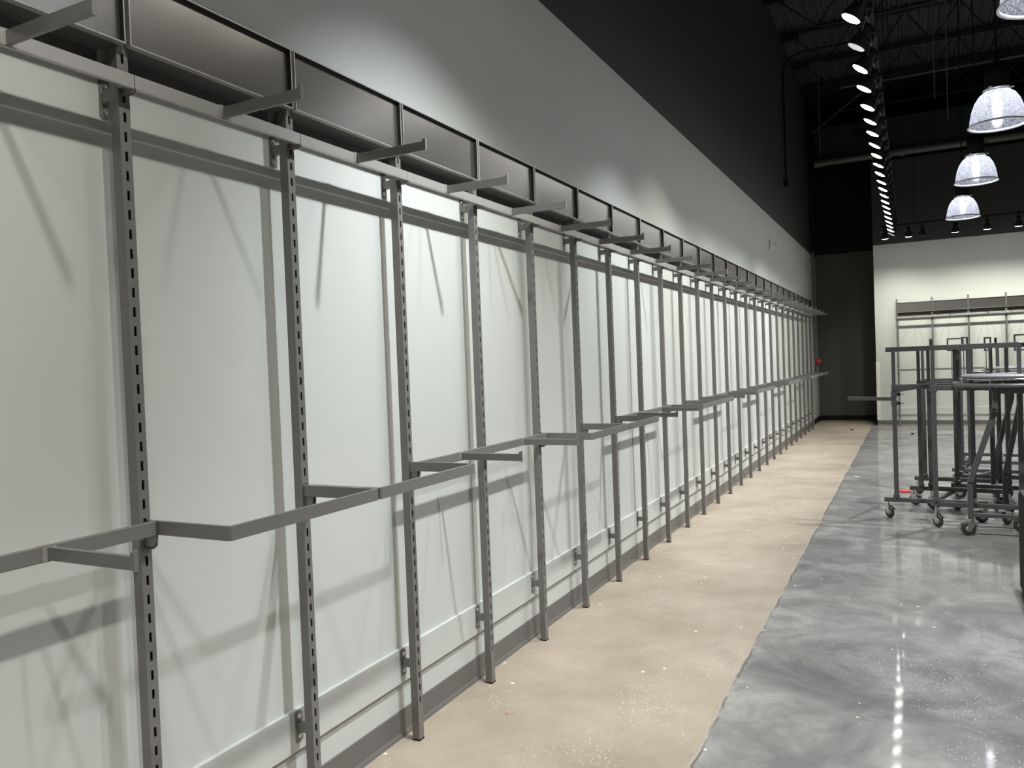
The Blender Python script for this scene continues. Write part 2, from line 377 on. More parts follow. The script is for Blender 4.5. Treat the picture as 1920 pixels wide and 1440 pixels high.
# sign panel (local y from 0 to S; x .10...12)
def panel_root(dz=0):
    r = empty('sign_valance')
    y0, y1, z0, z1 = .0062, S-.0062, 2.340+dz, 2.5326+dz
    x0, x1, t = .098, .1197, .0042
    f = MB().box(x0, x1, y0, y1, z0, z0+t).box(x0, x1, y0, y1, z1-t, z1).box(x0, x1, y0, y0+t, z0+t, z1-t).box(x0, x1, y1-t, y1, z0+t, z1-t)
    f.build('panel_frame', M['metal_light'], r, bevel=.0008, seg=1)
    MB().box(x0+.006, x1-.001, y1-t-.0012, y1-t, z0+t, z1-t).box(x0+.006, x1-.001, y0+t, y1-t, z1-t-.001, z1-t).build('painted_shadow_gap', M['gap'], r)  # black strips painted in for the shade along the frame's right and top inner edges
    MB().box(x0+.002, x0+.006, y0+t, y1-t, z0+t, z1-t).build('panel_sheet', M['panel'], r)
    MB().box(.018, .0935, .0172, S-.0172, z0+.001, z0+.0045).box(.0178, .0195, .0172, S-.0172, z0-.058, z0+.0045).box(.0935, x0, y0, y1, z0+.001, z0+.0045).build('bottom_shelf', M['rack'], r)  # dark rear flange added to darken the zone between shelf and rail
    return r
# hang rail, top run
def rail_root(name, z0, z1, lip=True):
    r = empty(name); nz = .35 if lip else 1
    MB().box(.122, .1364, .0012, S-.0012, z0, z1).build('rail', M['metal_light'] if lip else M['metal'], r, bevel=.002)
    for y in (.012, S-.012):
        # thin bracket blade from the slot, with a rounded nose under the rail
        s_ = [(.0926, z0-.03*nz), (.118, z0-.03*nz), (.128, z0-.026*nz), (.134, z0-.018*nz), (.136, z0-.006*nz), (.136, z0-.0005), (.121, z0-.0005), (.121, z1-.004), (.0926, z1-.004)]
        MB().prism(s_, 'y', y-.0015-.008*(1 if y < .3 else -1), y+.0015-.008*(1 if y < .3 else -1)).build('rail_bracket', M['metal'], r)
    return r
def faceout_root(z0, z1, length=.29):
    # saddle hugging the rail plus a straight flat arm with an upturned tip
    r = empty('faceout_arm'); h = z1-z0
    s = MB().box(.1364, .1384, -.0165, .0165, z0-.0035, z1+.003).box(.1200, .1384, -.0165, .0165, z1+.0005, z1+.003).box(.1200, .1215, -.0165, .0165, z1-.012, z1+.003)
    s.box(.1305, .1384, -.0165, .0165, z0-.0035, z0-.0005)
    s.build('saddle', M['metal_light'], r)
    x0, x1 = .1384, .1384+length
    MB().box(x0, x1-.004, -.0055, .0055, z0, z1-.001).build('arm', M['metal'], r, bevel=.0012, seg=1)
    MB().box(x1-.004, x1, -.0055, .0055, z0-.003, z1+.011).box(x1-.013, x1-.004, -.0055, .0055, z1-.001, z1+.0075).build('tip', M['metal'], r, bevel=.001, seg=1)
    return r
def ubar_root(z0, z1, out=.392):
    r = empty('projecting_hangrail'); ta = .011
    rad = .012; y0, y1 = .004, S-.0008
    outer = [(.0965, y0)]+[(out-rad+rad*math.sin(a), y0+rad-rad*math.cos(a)) for a in [k*PI/2/5 for k in range(6)]]
    outer += [(out-rad+rad*math.cos(a), y1-rad+rad*math.sin(a)) for a in [k*PI/2/5 for k in range(6)]]+[(.0965, y1)]
    ri = .004; t = ta; a0, a1 = y0+t, y1-t; xo = out-t
    inner = [(.0965, a0)]+[(xo-ri+ri*math.sin(a), a0+ri-ri*math.cos(a)) for a in [k*PI/2/5 for k in range(6)]]
    inner += [(xo-ri+ri*math.cos(a), a1-ri+ri*math.sin(a)) for a in [k*PI/2/5 for k in range(6)]]+[(.0965, a1)]
    n = len(outer); vs = [(x, y, z0) for x, y in outer]+[(x, y, z0) for x, y in inner]+[(x, y, z1) for x, y in outer]+[(x, y, z1) for x, y in inner]
    fs = []
    for i in range(n-1):
        fs += [(i, i+1, n+i+1, n+i), (2*n+i, 3*n+i, 3*n+i+1, 2*n+i+1), (i, 2*n+i, 2*n+i+1, i+1), (n+i, n+i+1, 3*n+i+1, 3*n+i)]
    fs += [(0, n, 3*n, 2*n), (n-1, 2*n-1+0, 4*n-1, 3*n-1)]
    MB().add(vs, fs).build('bar', M['metal'], r)
    for y in (y0+.0045, y1-.0045):
        s_ = [(.0926, z0-.04), (.11, z0-.04), (.125, z0-.03), (.128, z0-.0008), (.0926, z0-.0008)]
        MB().prism(s_, 'y', y-.0015, y+.0015).build('end_bracket', M['metal'], r)
        MB().box(.0926, .0965, y-.0045, y+.0045, z0-.02, z1+.004).build('end_plate', M['metal'], r)
    return r
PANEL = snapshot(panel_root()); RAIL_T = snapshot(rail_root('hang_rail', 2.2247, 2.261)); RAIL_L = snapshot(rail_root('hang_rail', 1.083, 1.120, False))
FACE_T = snapshot(faceout_root(2.2265, 2.2595)); FACE_L = snapshot(faceout_root(1.087, 1.1185)); UBAR = snapshot(ubar_root(1.083, 1.119))
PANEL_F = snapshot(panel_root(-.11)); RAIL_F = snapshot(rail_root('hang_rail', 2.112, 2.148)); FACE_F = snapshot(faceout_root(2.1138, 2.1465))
used = set()
def put(t, X, Y, rz, label, cat, group):
    if id(t) in used: o = copy_tree(t)
    else: used.add(id(t)); o = t[0]
    o.location = (X, Y, 0); o.rotation_euler = (0, 0, rz)
    return tag(o, label, cat, group)
def ord_at(i, L, tail): return ('%s %s' % (ORD[i], tail)) if i else tail
NB = 25
def word(k): return ORD[k]
def cnt(k, noun, where): return ('nearest %s %s' % (noun, where)) if k == 0 else ('%s %s from the camera %s' % (ORD[k], noun, where))
# left wall: posts -1..25
for n in range(-1, NB+1):
    if n == -1: lab = 'grey slotted upright post on the left wall, just past the left picture edge'
    elif n == 0: lab = 'tall grey slotted upright post, nearest and leftmost full post on the left wall'
    elif n == NB: lab = 'grey slotted upright post, last and farthest on the left wall by the dark corner'
    else: lab = 'grey slotted upright post on the left wall, %s in from the near end' % ORD[n]
    put(POST, 0, n*S, 0, lab, 'shelving upright', 'slotted uprights along the left wall')
def farword(k, total): return 'farthest' if k == total else ('nearest' if k == 0 else ORD[k])
for k, n in enumerate(range(-1, NB)):
    fwd = 'nearest' if k == 0 else ('farthest' if n == NB-1 else ORD[k])
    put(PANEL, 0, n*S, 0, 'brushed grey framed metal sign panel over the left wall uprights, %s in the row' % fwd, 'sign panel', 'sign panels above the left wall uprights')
    put(RAIL_T, 0, n*S, 0, 'light grey high hang rail section below the sign panels, %s along the left wall' % fwd, 'hang rail', 'high hang rail sections on the left wall')
    yy = n*S+(.293 if n != 0 else .293)
    put(FACE_T, 0, n*S+.293 if n else .293, 0, 'straight grey faceout arm on the high left rail, %s in the upper row' % fwd, 'faceout arm', 'faceout arms on the high left rail')
kf = kp = 0
flush = [n for n in range(-1, NB) if (n % 4) in (2, 3)]
proj = [n for n in range(-1, NB) if (n % 4) in (0, 1)]
for k, n in enumerate(flush):
    fwd = 'nearest' if k == 0 else ('farthest' if k == len(flush)-1 else ORD[k])
    put(RAIL_L, 0, n*S, 0, 'flush waist-high hang rail section close to the left wall, %s of these' % fwd, 'hang rail', 'flush waist-high rails on the left wall')
    put(FACE_L, 0, n*S+.325, 0, 'grey faceout arm on the waist-high flush rail, %s of the lower row' % fwd, 'faceout arm', 'faceout arms on the waist-high left rails')
for k, n in enumerate(proj):
    fwd = 'nearest' if k == 0 else ('farthest' if k == len(proj)-1 else ORD[k])
    put(UBAR, 0, n*S, 0, 'U-shaped waist-high hangrail projecting from the left wall, %s of these' % fwd, 'hang rail', 'projecting U rails on the left wall')
# far wall: local (x out, y along) -> world (X0 + y, YF - x)
def putf(t, n, off, label, cat, group):
    return put(t, 1.62+n*S+off, YF, -PI/2, label, cat, group)
LR = ['leftmost', 'second from left', 'third from left', 'fourth from left', 'fifth from left', 'sixth from left']
for n in range(5):
    putf(POST, n, 0, 'slotted upright on the pale far wall, %s' % LR[n], 'shelving upright', 'slotted uprights on the far wall')
for n in range(4):
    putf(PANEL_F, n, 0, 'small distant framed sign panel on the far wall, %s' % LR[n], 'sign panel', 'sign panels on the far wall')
    putf(RAIL_F, n, 0, 'high hang rail section on the far wall, %s' % LR[n], 'hang rail', 'high rails on the far wall')
    putf(FACE_F, n, .3, 'faceout arm pointing at the camera on the far wall high rail, %s' % LR[n], 'faceout arm', 'faceout arms on the far wall high rail')
    putf(RAIL_L, n, 0, 'waist-high hang rail section on the far wall, %s' % LR[n], 'hang rail', 'waist-high rails on the far wall')
    if n in (1, 2): putf(FACE_L, n, .3, 'faceout arm on the far wall waist-high rail, %s of two' % ('left' if n == 1 else 'right'), 'faceout arm', 'faceout arms on the far wall low rail')

# ------------------------------------------------------------------ wall items
r = empty('fire_alarm_strobe', (0, 11.04, 3.15))
MB().box(0, .045, -.06, .06, -.075, .075).build('housing', M['white'], r, bevel=.012, seg=3)
MB().lathe([(.0, .0), (.048, .0), (.05, .012), (.04, .03), (.0, .034)], 24).build('speaker_ring', M['white'], r).matrix_local = Matrix.Translation((.045, .012, -.002)) @ Matrix.Rotation(PI/2, 4, 'Y')
MB().lathe([(.0, .0), (.02, .0), (.018, .02), (.0, .026)], 16).build('strobe_lens', M['lens'], r).matrix_local = Matrix.Translation((.078, .012, .0)) @ Matrix.Rotation(PI/2, 4, 'Y')
tag(r, 'white square fire alarm strobe with a round front, high on the left wall', 'fire alarm')
r = empty('conduit_pipe', (.05, 16.45, 0))
MB().cyl((0, 0, 1.05), (0, 0, 3.62), .026, n=16).build('pipe', M['pipe'], r)
for z in (1.6, 2.35, 3.2): MB().box(-.05, .03, -.034, .034, z-.012, z+.012).build('strap', M['pipe'], r)
MB().cyl((0, 0, 3.62), (0, 0, 6.9), .024, n=12).build('upper_pipe', M['black'], r)
tag(r, 'grey vertical pipe in the far left corner beside the dark recess', 'pipe')
r = empty('fire_bell', (.1, 16.42, 1.32))
MB().lathe([(.0, .04), (.03, .038), (.05, .02), (.056, 0), (0, 0)], 24).build('gong', M['red'], r).matrix_local = Matrix.Rotation(PI/2, 4, 'X')
MB().box(-.075, 0, -.0, .03, -.03, .03).build('back_box', M['red'], r)
tag(r, 'small red round fitting on the grey corner pipe', 'fire bell')
# black conduit drop
m = MB(); pts = [(.9, 12.87, 6.55), (.3, 12.87, 6.55), (.15, 12.87, 6.5), (.07, 12.87, 6.4), (.05, 12.87, 6.25), (.05, 12.6, 4.4)]
pts = [(1.1, 12.75, 6.52), (.35, 12.75, 6.52), (.18, 12.75, 6.48), (.08, 12.75, 6.38), (.04, 12.75, 6.2), (.04, 12.75, 4.45)]
m.tube(pts, .017, 8); m.box(.0, .07, 12.72, 12.78, 4.33, 4.45)
tag(m.build('conduit', M['black']), 'thin black conduit bending down the dark upper left wall', 'conduit')

# ------------------------------------------------------------------ roof joists, duct, drain pipe
def joist(y):
    r = empty('roof_joist', (0, y, 0)); zt, zb = ZC-.06, 6.28
    m = MB(); m.box(.02, XR, -.045, -.005, zt-.05, zt); m.box(.02, XR, .005, .045, zt-.05, zt)
    m.build('top_chord', M['joist'], r)
    m = MB(); m.box(.75, XR-.3, -.03, -.004, zb, zb+.035); m.box(.75, XR-.3, .004, .03, zb, zb+.035); m.build('bottom_chord', M['joist'], r)
    m = MB(); x = .12; upn = True
    zz = [(.12, zt-.03)]
    x = .75
    while x < XR-.3: zz.append((x, zb+.02 if upn else zt-.03)); upn = not upn; x += .38
    for a, b in zip(zz[:-1], zz[1:]): m.cyl((a[0], 0, a[1]), (b[0], 0, b[1]), .011, n=6)
    m.build('web', M['joist'], r)
    MB().box(.0, .3, -.06, .06, zt-.14, zt-.05).build('bearing_seat', M['joist'], r)
    return r
JY = [1.9, 3.45, 5.0, 6.55, 8.1, 9.65, 11.2, 12.8, 14.3, 15.8]
jl = joist(JY[0]); JT = snapshot(jl)
for k, y in enumerate(JY):
    o = jl if k == 0 else copy_tree(JT)
    o.location.y = y
    tag(o, 'black open-web steel roof joist, %s' % ('nearest the camera' if k == 0 else 'farthest, against the duct' if k == len(JY)-1 else ORD[k]+' from the near end'), 'roof joist', 'open-web joists under the roof deck')
m = MB().box(.19, XR, 15.95, 16.6, 5.42, 6.06)
o = m.build('air_duct', M['duct'], bevel=.01); tag(o, 'dark rectangular air duct crossing above the far wall', 'duct')
v = MB().box(.92, 1.38, 15.93, 15.95, 5.74, 5.90); 
for k in range(6): v.box(.93, 1.37, 15.922, 15.93, 5.752+k*.024, 5.762+k*.024)
v.build('vent_grille', M['gap'], o)
r = empty('drain_pipe', (0, 15.8, 5.32))
MB().cyl((.29, 0, 0), (XR, 0, 0), .066, n=20).build('pipe', M['pipe'], r)
MB().cyl((.2, 0, 0), (.3, 0, 0), .084, n=20).cyl((.3, 0, 0), (.34, 0, 0), .078, n=20).build('end_cap', M['pipe'], r)
MB().cyl((1.74, 0, 0), (1.84, 0, 0), .084, n=20).build('coupling', M['pipe'], r)
for x in (1.0, 3.2): MB().cyl((x, 0, .06), (x, 0, .9), .006, n=6).box(x-.015, x+.015, -.075, .075, -.075, -.068).build('hanger', M['black'], r)
tag(r, 'grey horizontal drain pipe with end cap and coupling under the dark duct', 'pipe')
for k, (y, z, x1, rad) in enumerate([(9.0, 6.1, XR, .03), (13.5, 6.05, XR, .025)]):
    m = MB().cyl((.9, y, z), (x1, y, z), rad, n=10)
    for x in (1.9, 4.2, 6.5): m.cyl((x, y, z), (x, y, 6.85), .005, n=5)
    tag(m.build('sprinkler_pipe', M['deck']), ['black sprinkler pipe crossing the ceiling over the middle of the track', 'black sprinkler pipe crossing near the far end of the ceiling'][k], 'pipe')
tag(MB().cyl((.25, 14.9, 5.7), (1.55, 12.6, 5.85), .011, n=6).build('brace_rod', M['pipe']), 'thin slanting brace rod below the ceiling near the far left corner', 'rod')
for k, (x, y, z0) in enumerate([(.55, 13.2, 4.9), (2.2, 9.9, 4.6), (2.35, 10.2, 4.4)]):
    tag(MB().cyl((x, y, z0), (x, y, 6.94), .009, n=6).build('hanger_rod', M['pipe']), ['thin vertical rod left of the lamp row near the upper wall', 'thin vertical rod between the lamp row and pendants', 'thin vertical rod closest to the second pendant'][k], 'rod')

# ------------------------------------------------------------------ track lighting
def face(o, d):
    o.rotation_euler = Vector(d).to_track_quat('-Z', 'Y').to_euler()
def spot_head(name, lit, d, drop, off):
    """origin at track underside; face centre sits at off"""
    r = empty(name); d = Vector(d).normalized(); f = Vector(off)
    MB().box(-.018, .018, -.055, .055, -.035, 0).build('track_adapter', M['black'], r, bevel=.003)
    piv = f - d*.085
    MB().cyl((0, 0, -.035), (0, 0, -.06), .012, n=10).cyl((0, 0, -.06), (piv.x*.35, piv.y*.35, -.085), .006, n=6).build('stem', M['black'], r)
    # yoke: rectangular wire loop holding the lamp
    q = d.cross(Vector((0, 0, 1))).normalized()*.066
    top = Vector((piv.x*.35, piv.y*.35, -.085))
    MB().tube([piv-q, top-q, top+q, piv+q], .0035, 6).build('yoke', M['metal'], r)
    # body
    mt = Matrix.Translation(f) @ d.to_track_quat('-Z', 'Y').to_matrix().to_4x4()
    b = MB().lathe([(.0, .155), (.030, .155), (.032, .11), (.036, .09), (.052, .05), (.062, .015), (.0635, -.004), (.0605, -.004), (.058, .006)], 28)
    o = b.build('lamp_body', M['black'], r); o.matrix_local = mt
    o = MB().lathe([(0, -.014), (.045, -.012), (.058, -.008), (.0612, -.003)], 16).build('lamp_face', lit, r); o.matrix_local = mt
    return r
rt_ = empty('lighting_track', (TRACK_X, 0, TRACK_Z))
MB().box(-.018, .018, -2.6, 15.0, 0, .03).build('rail', M['black'], rt_)
for y in (-1.5, .9, 3.4, 5.9, 8.4, 10.9, 13.4): MB().cyl((0, y, .03), (0, y, ZC-TRACK_Z-.05), .004, n=6).build('hanger', M['black'], rt_)
tag(rt_, 'long black lighting track parallel to the left wall holding the lit lamp row', 'light track')
LAMPN = 0
for k, (y, s, c, za) in enumerate(SPOTS):
    j = [.0, .03, -.02, .02, -.03, .02][k % 6]
    if abs(y-1.13) < .01: j = .16
    if abs(y-4.13) < .01: j = -.03
    d = Vector((-1, j*1.6, -(SPOT_Z-za)/SPOT_X)).normalized()
    mt = M['lamp_off'] if s == 0 else M['lamp_dim'] if s < .15 else (M['lamp_cool'] if c is COOL else M['lamp_on'])
    h = spot_head('track_spotlight', mt, d, 0, (SPOT_X-TRACK_X, 0, SPOT_Z-TRACK_Z))
    h.location = (TRACK_X, y, TRACK_Z)
    vis = [q for q in range(len(SPOTS)) if SPOTS[q][0] > 4]
    if y < 4: lab = 'black track spotlight out of view beyond the top edge, %s from behind the camera' % ('first' if k == 0 else ORD[k])
    else:
        i = vis.index(k)
        lab = ('largest and nearest lit lamp of the track row' if i == 0 else 'dim lamp of the track row, just beyond the nearest' if i == 1
               else 'farthest lit lamp at the end of the track row' if k == len(SPOTS)-1 else 'lit lamp on the long track row, %s from the near end' % ORD[i])
    tag(h, lab, 'spotlight', 'spotlights on the long track')
    if s > 0:
        L_ = bpy.data.lights.new('spot', 'SPOT'); L_.energy = SPOT_W*s; L_.color = c; L_.spot_size = math.radians(SPOT_A); L_.spot_blend = 1; L_.shadow_soft_size = .04
        o = bpy.data.objects.new('lamp_beam', L_); COL.objects.link(o); o.parent = h
        o.location = Vector((SPOT_X-TRACK_X, 0, SPOT_Z-TRACK_Z)) + d*.024; face(o, d)
# second track for the far wall
rt2 = empty('lighting_track', (1.36, 14.9, 3.78))
MB().box(0, 6.5, -.018, .018, 0, .03).build('rail', M['black'], rt2)
for x in (.6, 2.4, 4.4): MB().cyl((x, 0, .03), (x, 0, ZC-3.78-.05), .004, n=6).build('hanger', M['black'], rt2)
tag(rt2, 'black lighting track running parallel to the far wall', 'light track')
FX = [(1.47, 1), (1.86, 1), (2.09, 0), (2.61, 1), (3.10, 1), (3.57, 1), (4.1, 1), (4.6, 1)]
for k, (x, on) in enumerate(FX):
    d = Vector((0, .35, -.935)).normalized()
    h = spot_head('track_spotlight', M['lamp_on'] if on else M['lamp_off'], d, 0, (0, .03, -.2))
    h.location = (x, 14.9, 3.78)
    tag(h, 'black spotlight on the far wall track, %s%s' % ((LR+['seventh from left', 'eighth from left'])[k], '' if on else ', unlit'), 'spotlight', 'spotlights on the far track')
    if on:
        L_ = bpy.data.lights.new('spot', 'SPOT'); L_.energy = 100; L_.color = (1, .99, .88); L_.spot_size = math.radians(104); L_.spot_blend = 1; L_.shadow_soft_size = .04
        o = bpy.data.objects.new('lamp_beam', L_); COL.objects.link(o); o.parent = h; o.location = Vector((0, .03, -.2))+d*.024; face(o, d)

# ------------------------------------------------------------------ pendants
def pendant():
    r = empty('pendant_light')
    R = .238; prof = [(.075, .315), (.105, .305), (.145, .275), (.18, .22), (.205, .15), (.220, .07), (.226, .015)]
    MB().lathe(prof, 48).build('dome_shade', M['dome'], r)
    MB().lathe([(.224, .018), (.240, .006), (.242, 0), (.232, -.003), (.222, .006), (.224, .018)], 48).build('rim', M['rim'], r)
    MB().lathe([(.0, .56), (.05, .56), (.085, .53), (.098, .46), (.098, .36), (.085, .335), (.0, .335)], 28).build('ballast_housing', M['black'], r)
    MB().lathe([(.078, .33), (.115, .33), (.115, .322), (.078, .322)], 28).build('collar', M['metal'], r)
    for a in (0, 2.1, 4.2): MB().box(.075, .135, -.012, .012, .326, .334).build('clamp_tab', M['metal_light'], r).rotation_euler = (0, 0, a)
    MB().lathe([(0, .32), (.02, .31), (.026, .25), (.04, .2), (.045, .165), (.03, .125), (0, .11)], 20).build('bulb', M['bulb'], r)
    MB().cyl((0, 0, .56), (0, 0, ZC-PEND_Z-.05), .008, n=8).build('stem', M['black'], r)
    MB().lathe([(.0, .62), (.02, .62), (.03, .56), (0, .56)], 12).build('hook', M['black'], r)
    return r
PT = snapshot(pendant())
for k, (x, y) in enumerate(PENDANTS):
    o = PT[0] if k == 0 else copy_tree(PT)
    o.location = (x, y, PEND_Z)
    tag(o, ['clear dome pendant light cut off by the top picture edge', 'large clear ribbed dome pendant light, nearest fully visible one', 'middle-sized clear dome pendant light, between the larger and the smallest', 'smallest and farthest clear dome pendant light'][k], 'pendant light', 'dome pendant lights')
def pl(x, y, e):
    L_ = bpy.data.lights.new('pendant_beam', 'SPOT'); L_.energy = e; L_.color = (.94, .96, 1); L_.shadow_soft_size = .05; L_.spot_size = math.radians(112); L_.spot_blend = .8
    o = bpy.data.objects.new('pendant_beam', L_); COL.objects.link(o); o.location = (x, y, PEND_Z+.02)
    L_ = bpy.data.lights.new('pendant_glow', 'POINT'); L_.energy = GLOW_W; L_.color = (.9, .93, 1); L_.shadow_soft_size = .04
    o = bpy.data.objects.new('pendant_glow', L_); COL.objects.link(o); o.location = (x, y, PEND_Z+.075)
for x, y in PENDANTS: pl(x, y, PEND_W)
for x, y in [(2.62, 1.4), (2.62, -1.45), (6.2, 1.4), (6.2, 7.1), (6.2, 12.7)]:
    o = copy_tree(PT); o.location = (x, y, PEND_Z)
    tag(o, 'clear dome pendant light outside the picture', 'pendant light', 'unseen dome pendant lights'); pl(x, y, PEND_W)

# ------------------------------------------------------------------ casters and racks
def caster(parent, x, y, ztop, ang, lock=True, R=.054):
    c = empty('caster', (x, y, 0), ang); c.parent = parent
    MB().lathe([(.0, -.010), (.03, -.010), (R-.006, -.012), (R, -.008), (R, .008), (R-.006, .012), (.03, .010), (0, .010)], 24).build('wheel', M['rubber'], c).matrix_local = Matrix.Translation((-.018, 0, R)) @ Matrix.Rotation(PI/2, 4, 'X')
    MB().lathe([(.0, -.014), (.026, -.013), (.026, .013), (0, .014)], 18).build('hub', M['hub'], c).matrix_local = Matrix.Translation((-.018, 0, R)) @ Matrix.Rotation(PI/2, 4, 'X')
    m = MB()
    for s in (-1, 1):
        m.prism([(-.032, R+.055), (.026, R+.055), (.018, R+.02), (-.008, R-.012), (-.028, R-.012)], 'y', s*.0185-.0015, s*.0185+.0015)
    m.box(-.032, .026, -.02, .02, R+.052, R+.056)
    m.cyl((0, 0, R+.056), (0, 0, R+.066), .02, n=14); m.cyl((0, 0, R+.066), (0, 0, ztop), .009, n=10)
    m.build('fork', M['chrome'], c)
    if lock: MB().prism([(-.028, R+.05), (-.052, R+.044), (-.078, R+.033), (-.079, R+.029), (-.05, R+.036), (-.028, R+.044)], 'y', -.014, .014).build('brake_pedal', M['chrome'], c)
    return c
def rack(name, C4, zb=.16, zm=1.165, zt=1.497, arms=(), label='', over=(.1, .1), ties=True, tops=(0, 1), top_over=.04, cast=None):
    """C4: front-left, front-right, back-right, back-left upright positions"""
    cx = sum(p[0] for p in C4)/4; cy_ = sum(p[1] for p in C4)/4
    r = empty(name, (cx, cy_, 0)); L = [Vector((p[0]-cx, p[1]-cy_, 0)) for p in C4]; hz = Vector((0, 0, 1)); k = 0
    for side, (a, b) in enumerate(((L[0], L[1]), (L[3], L[2]))):
        d = (b-a).normalized()
        MB().bar(a-d*over[0]+hz*zb, b+d*over[1]+hz*zb, .034, .038).build('base_bar', M['rack'], r, bevel=.002, seg=1)
        MB().bar(a-d*.018+hz*zm, b+d*.018+hz*zm, .026, .044).build('middle_crossbar', M['rack'], r, bevel=.002, seg=1)
        if side in tops: MB().bar(a-d*top_over+hz*zt, b+d*top_over+hz*zt, .028, .042).build('top_rail', M['rack'], r, bevel=.002, seg=1)
        for p, s in ((a, -1), (b, 1)):
            m = MB().bar(p+hz*(zb-.012), p+hz*1.19, .038, .038); m.build('lower_upright', M['rack'], r, bevel=.002, seg=1)
            MB().bar(p+hz*(zb-.02), p+hz*(zb+.05), .05, .05).build('foot_socket', M['rack'], r, bevel=.003, seg=1)
            if side in tops: MB().bar(p+hz*1.185, p+hz*(zt+.0), .029, .029).build('upper_upright', M['rack'], r, bevel=.002, seg=1)
            q = p+d*s*(over[0 if s < 0 else 1]-.03)
            caster(r, q.x, q.y, zb-.014, [2.2, .4, 2.9, -2.2, .9, 2.5][(k+len(name)) % 6]); k += 1
        # bolts
        m = MB()
        for p in (a, b): m.cyl(p+Vector((0, -.0265, zb+.015)), p+Vector((0, -.0225, zb+.015)), .008, n=8)
        m.build('bolts', M['black'], r)
    if ties:
        mid0 = (L[0]+L[1])/2; mid1 = (L[3]+L[2])/2
        MB().bar(mid0+hz*(zb+.0), mid1+hz*(zb+.0), .03, .028).build('base_tie', M['rack'], r, bevel=.002, seg=1)
        MB().bar(L[0]+hz*(zm-.035), L[3]+hz*(zm-.035), .02, .03).build('side_rail', M['rack'], r, bevel=.002, seg=1)
        MB().bar(L[1]+hz*(zm-.035), L[2]+hz*(zm-.035), .02, .03).build('side_rail', M['rack'], r, bevel=.002, seg=1)
    return r, L
rA, LA = rack('garment_rack', [(1.725, 6.40), (2.32, 6.37), (2.515, 7.06), (1.925, 7.10)], over=(.1, .1), top_over=.06)
p = LA[0]
ar = MB().bar(p+Vector((-.02, 0, 1.058)), p+Vector((-.38, 0, 1.068)), .014, .032); ar.build('faceout', M['rack'], rA, bevel=.001, seg=1)
for z in (1.02, 1.1):
    MB().bar(p+Vector((0, 0, z-.022)), p+Vector((0, 0, z+.022)), .05, .05).build('sleeve', M['rack'], rA, bevel=.002, seg=1)
    MB().cyl(p+Vector((.025, 0, z)), p+Vector((.05, 0, z)), .014, n=10).cyl(p+Vector((.05, 0, z)), p+Vector((.078, 0, z-.002)), .003, n=6).build('knob', M['black'], rA)
MB().bar(p+Vector((-.02, 0, 1.155)), p+Vector((.1, 0, 1.155)), .044, .05).build('corner_plate', M['rack'], rA, bevel=.002, seg=1)
tag(rA, 'charcoal rolling garment rack, leftmost, with a single arm sticking out to the left', 'garment rack', 'rolling garment racks')
rC, LC = rack('garment_rack', [(2.027, 6.08), (2.635, 6.06), (2.62, 6.86), (2.006, 6.90)], zb=.192, zm=1.163, over=(.03, .03), top_over=.0)
MB().bar(LC[0]+Vector((0, 0, 1.13)), LC[0]+Vector((0, 0, 1.19)), .055, .05).build('sleeve', M['rack'], rC, bevel=.003, seg=1)
tag(rC, 'charcoal rolling rack standing in front of the leftmost rack with a tall front post', 'garment rack', 'rolling garment racks')
rG, LG = rack('garment_rack', [(2.22, 6.93), (2.83, 6.86), (2.87, 7.52), (2.27, 7.56)], zb=.225, zm=1.12, over=(.05, .05))
tag(rG, 'charcoal rolling rack behind the round racks, middle of the cluster', 'garment rack', 'rolling garment racks')
rE, LE = rack('garment_rack', [(1.968, 7.76), (2.62, 7.68), (2.95, 8.40), (2.335, 8.46)], over=(.1, .1), top_over=.05)
tag(rE, 'charcoal rolling rack with the chrome casters at the back left of the cluster', 'garment rack', 'rolling garment racks')
rH, LH = rack('garment_rack', [(2.45, 9.2), (3.1, 9.15), (3.15, 9.9), (2.5, 9.95)], over=(.1, .1), top_over=.05)
tag(rH, 'farthest charcoal rolling rack at the back of the cluster', 'garment rack', 'rolling garment racks')

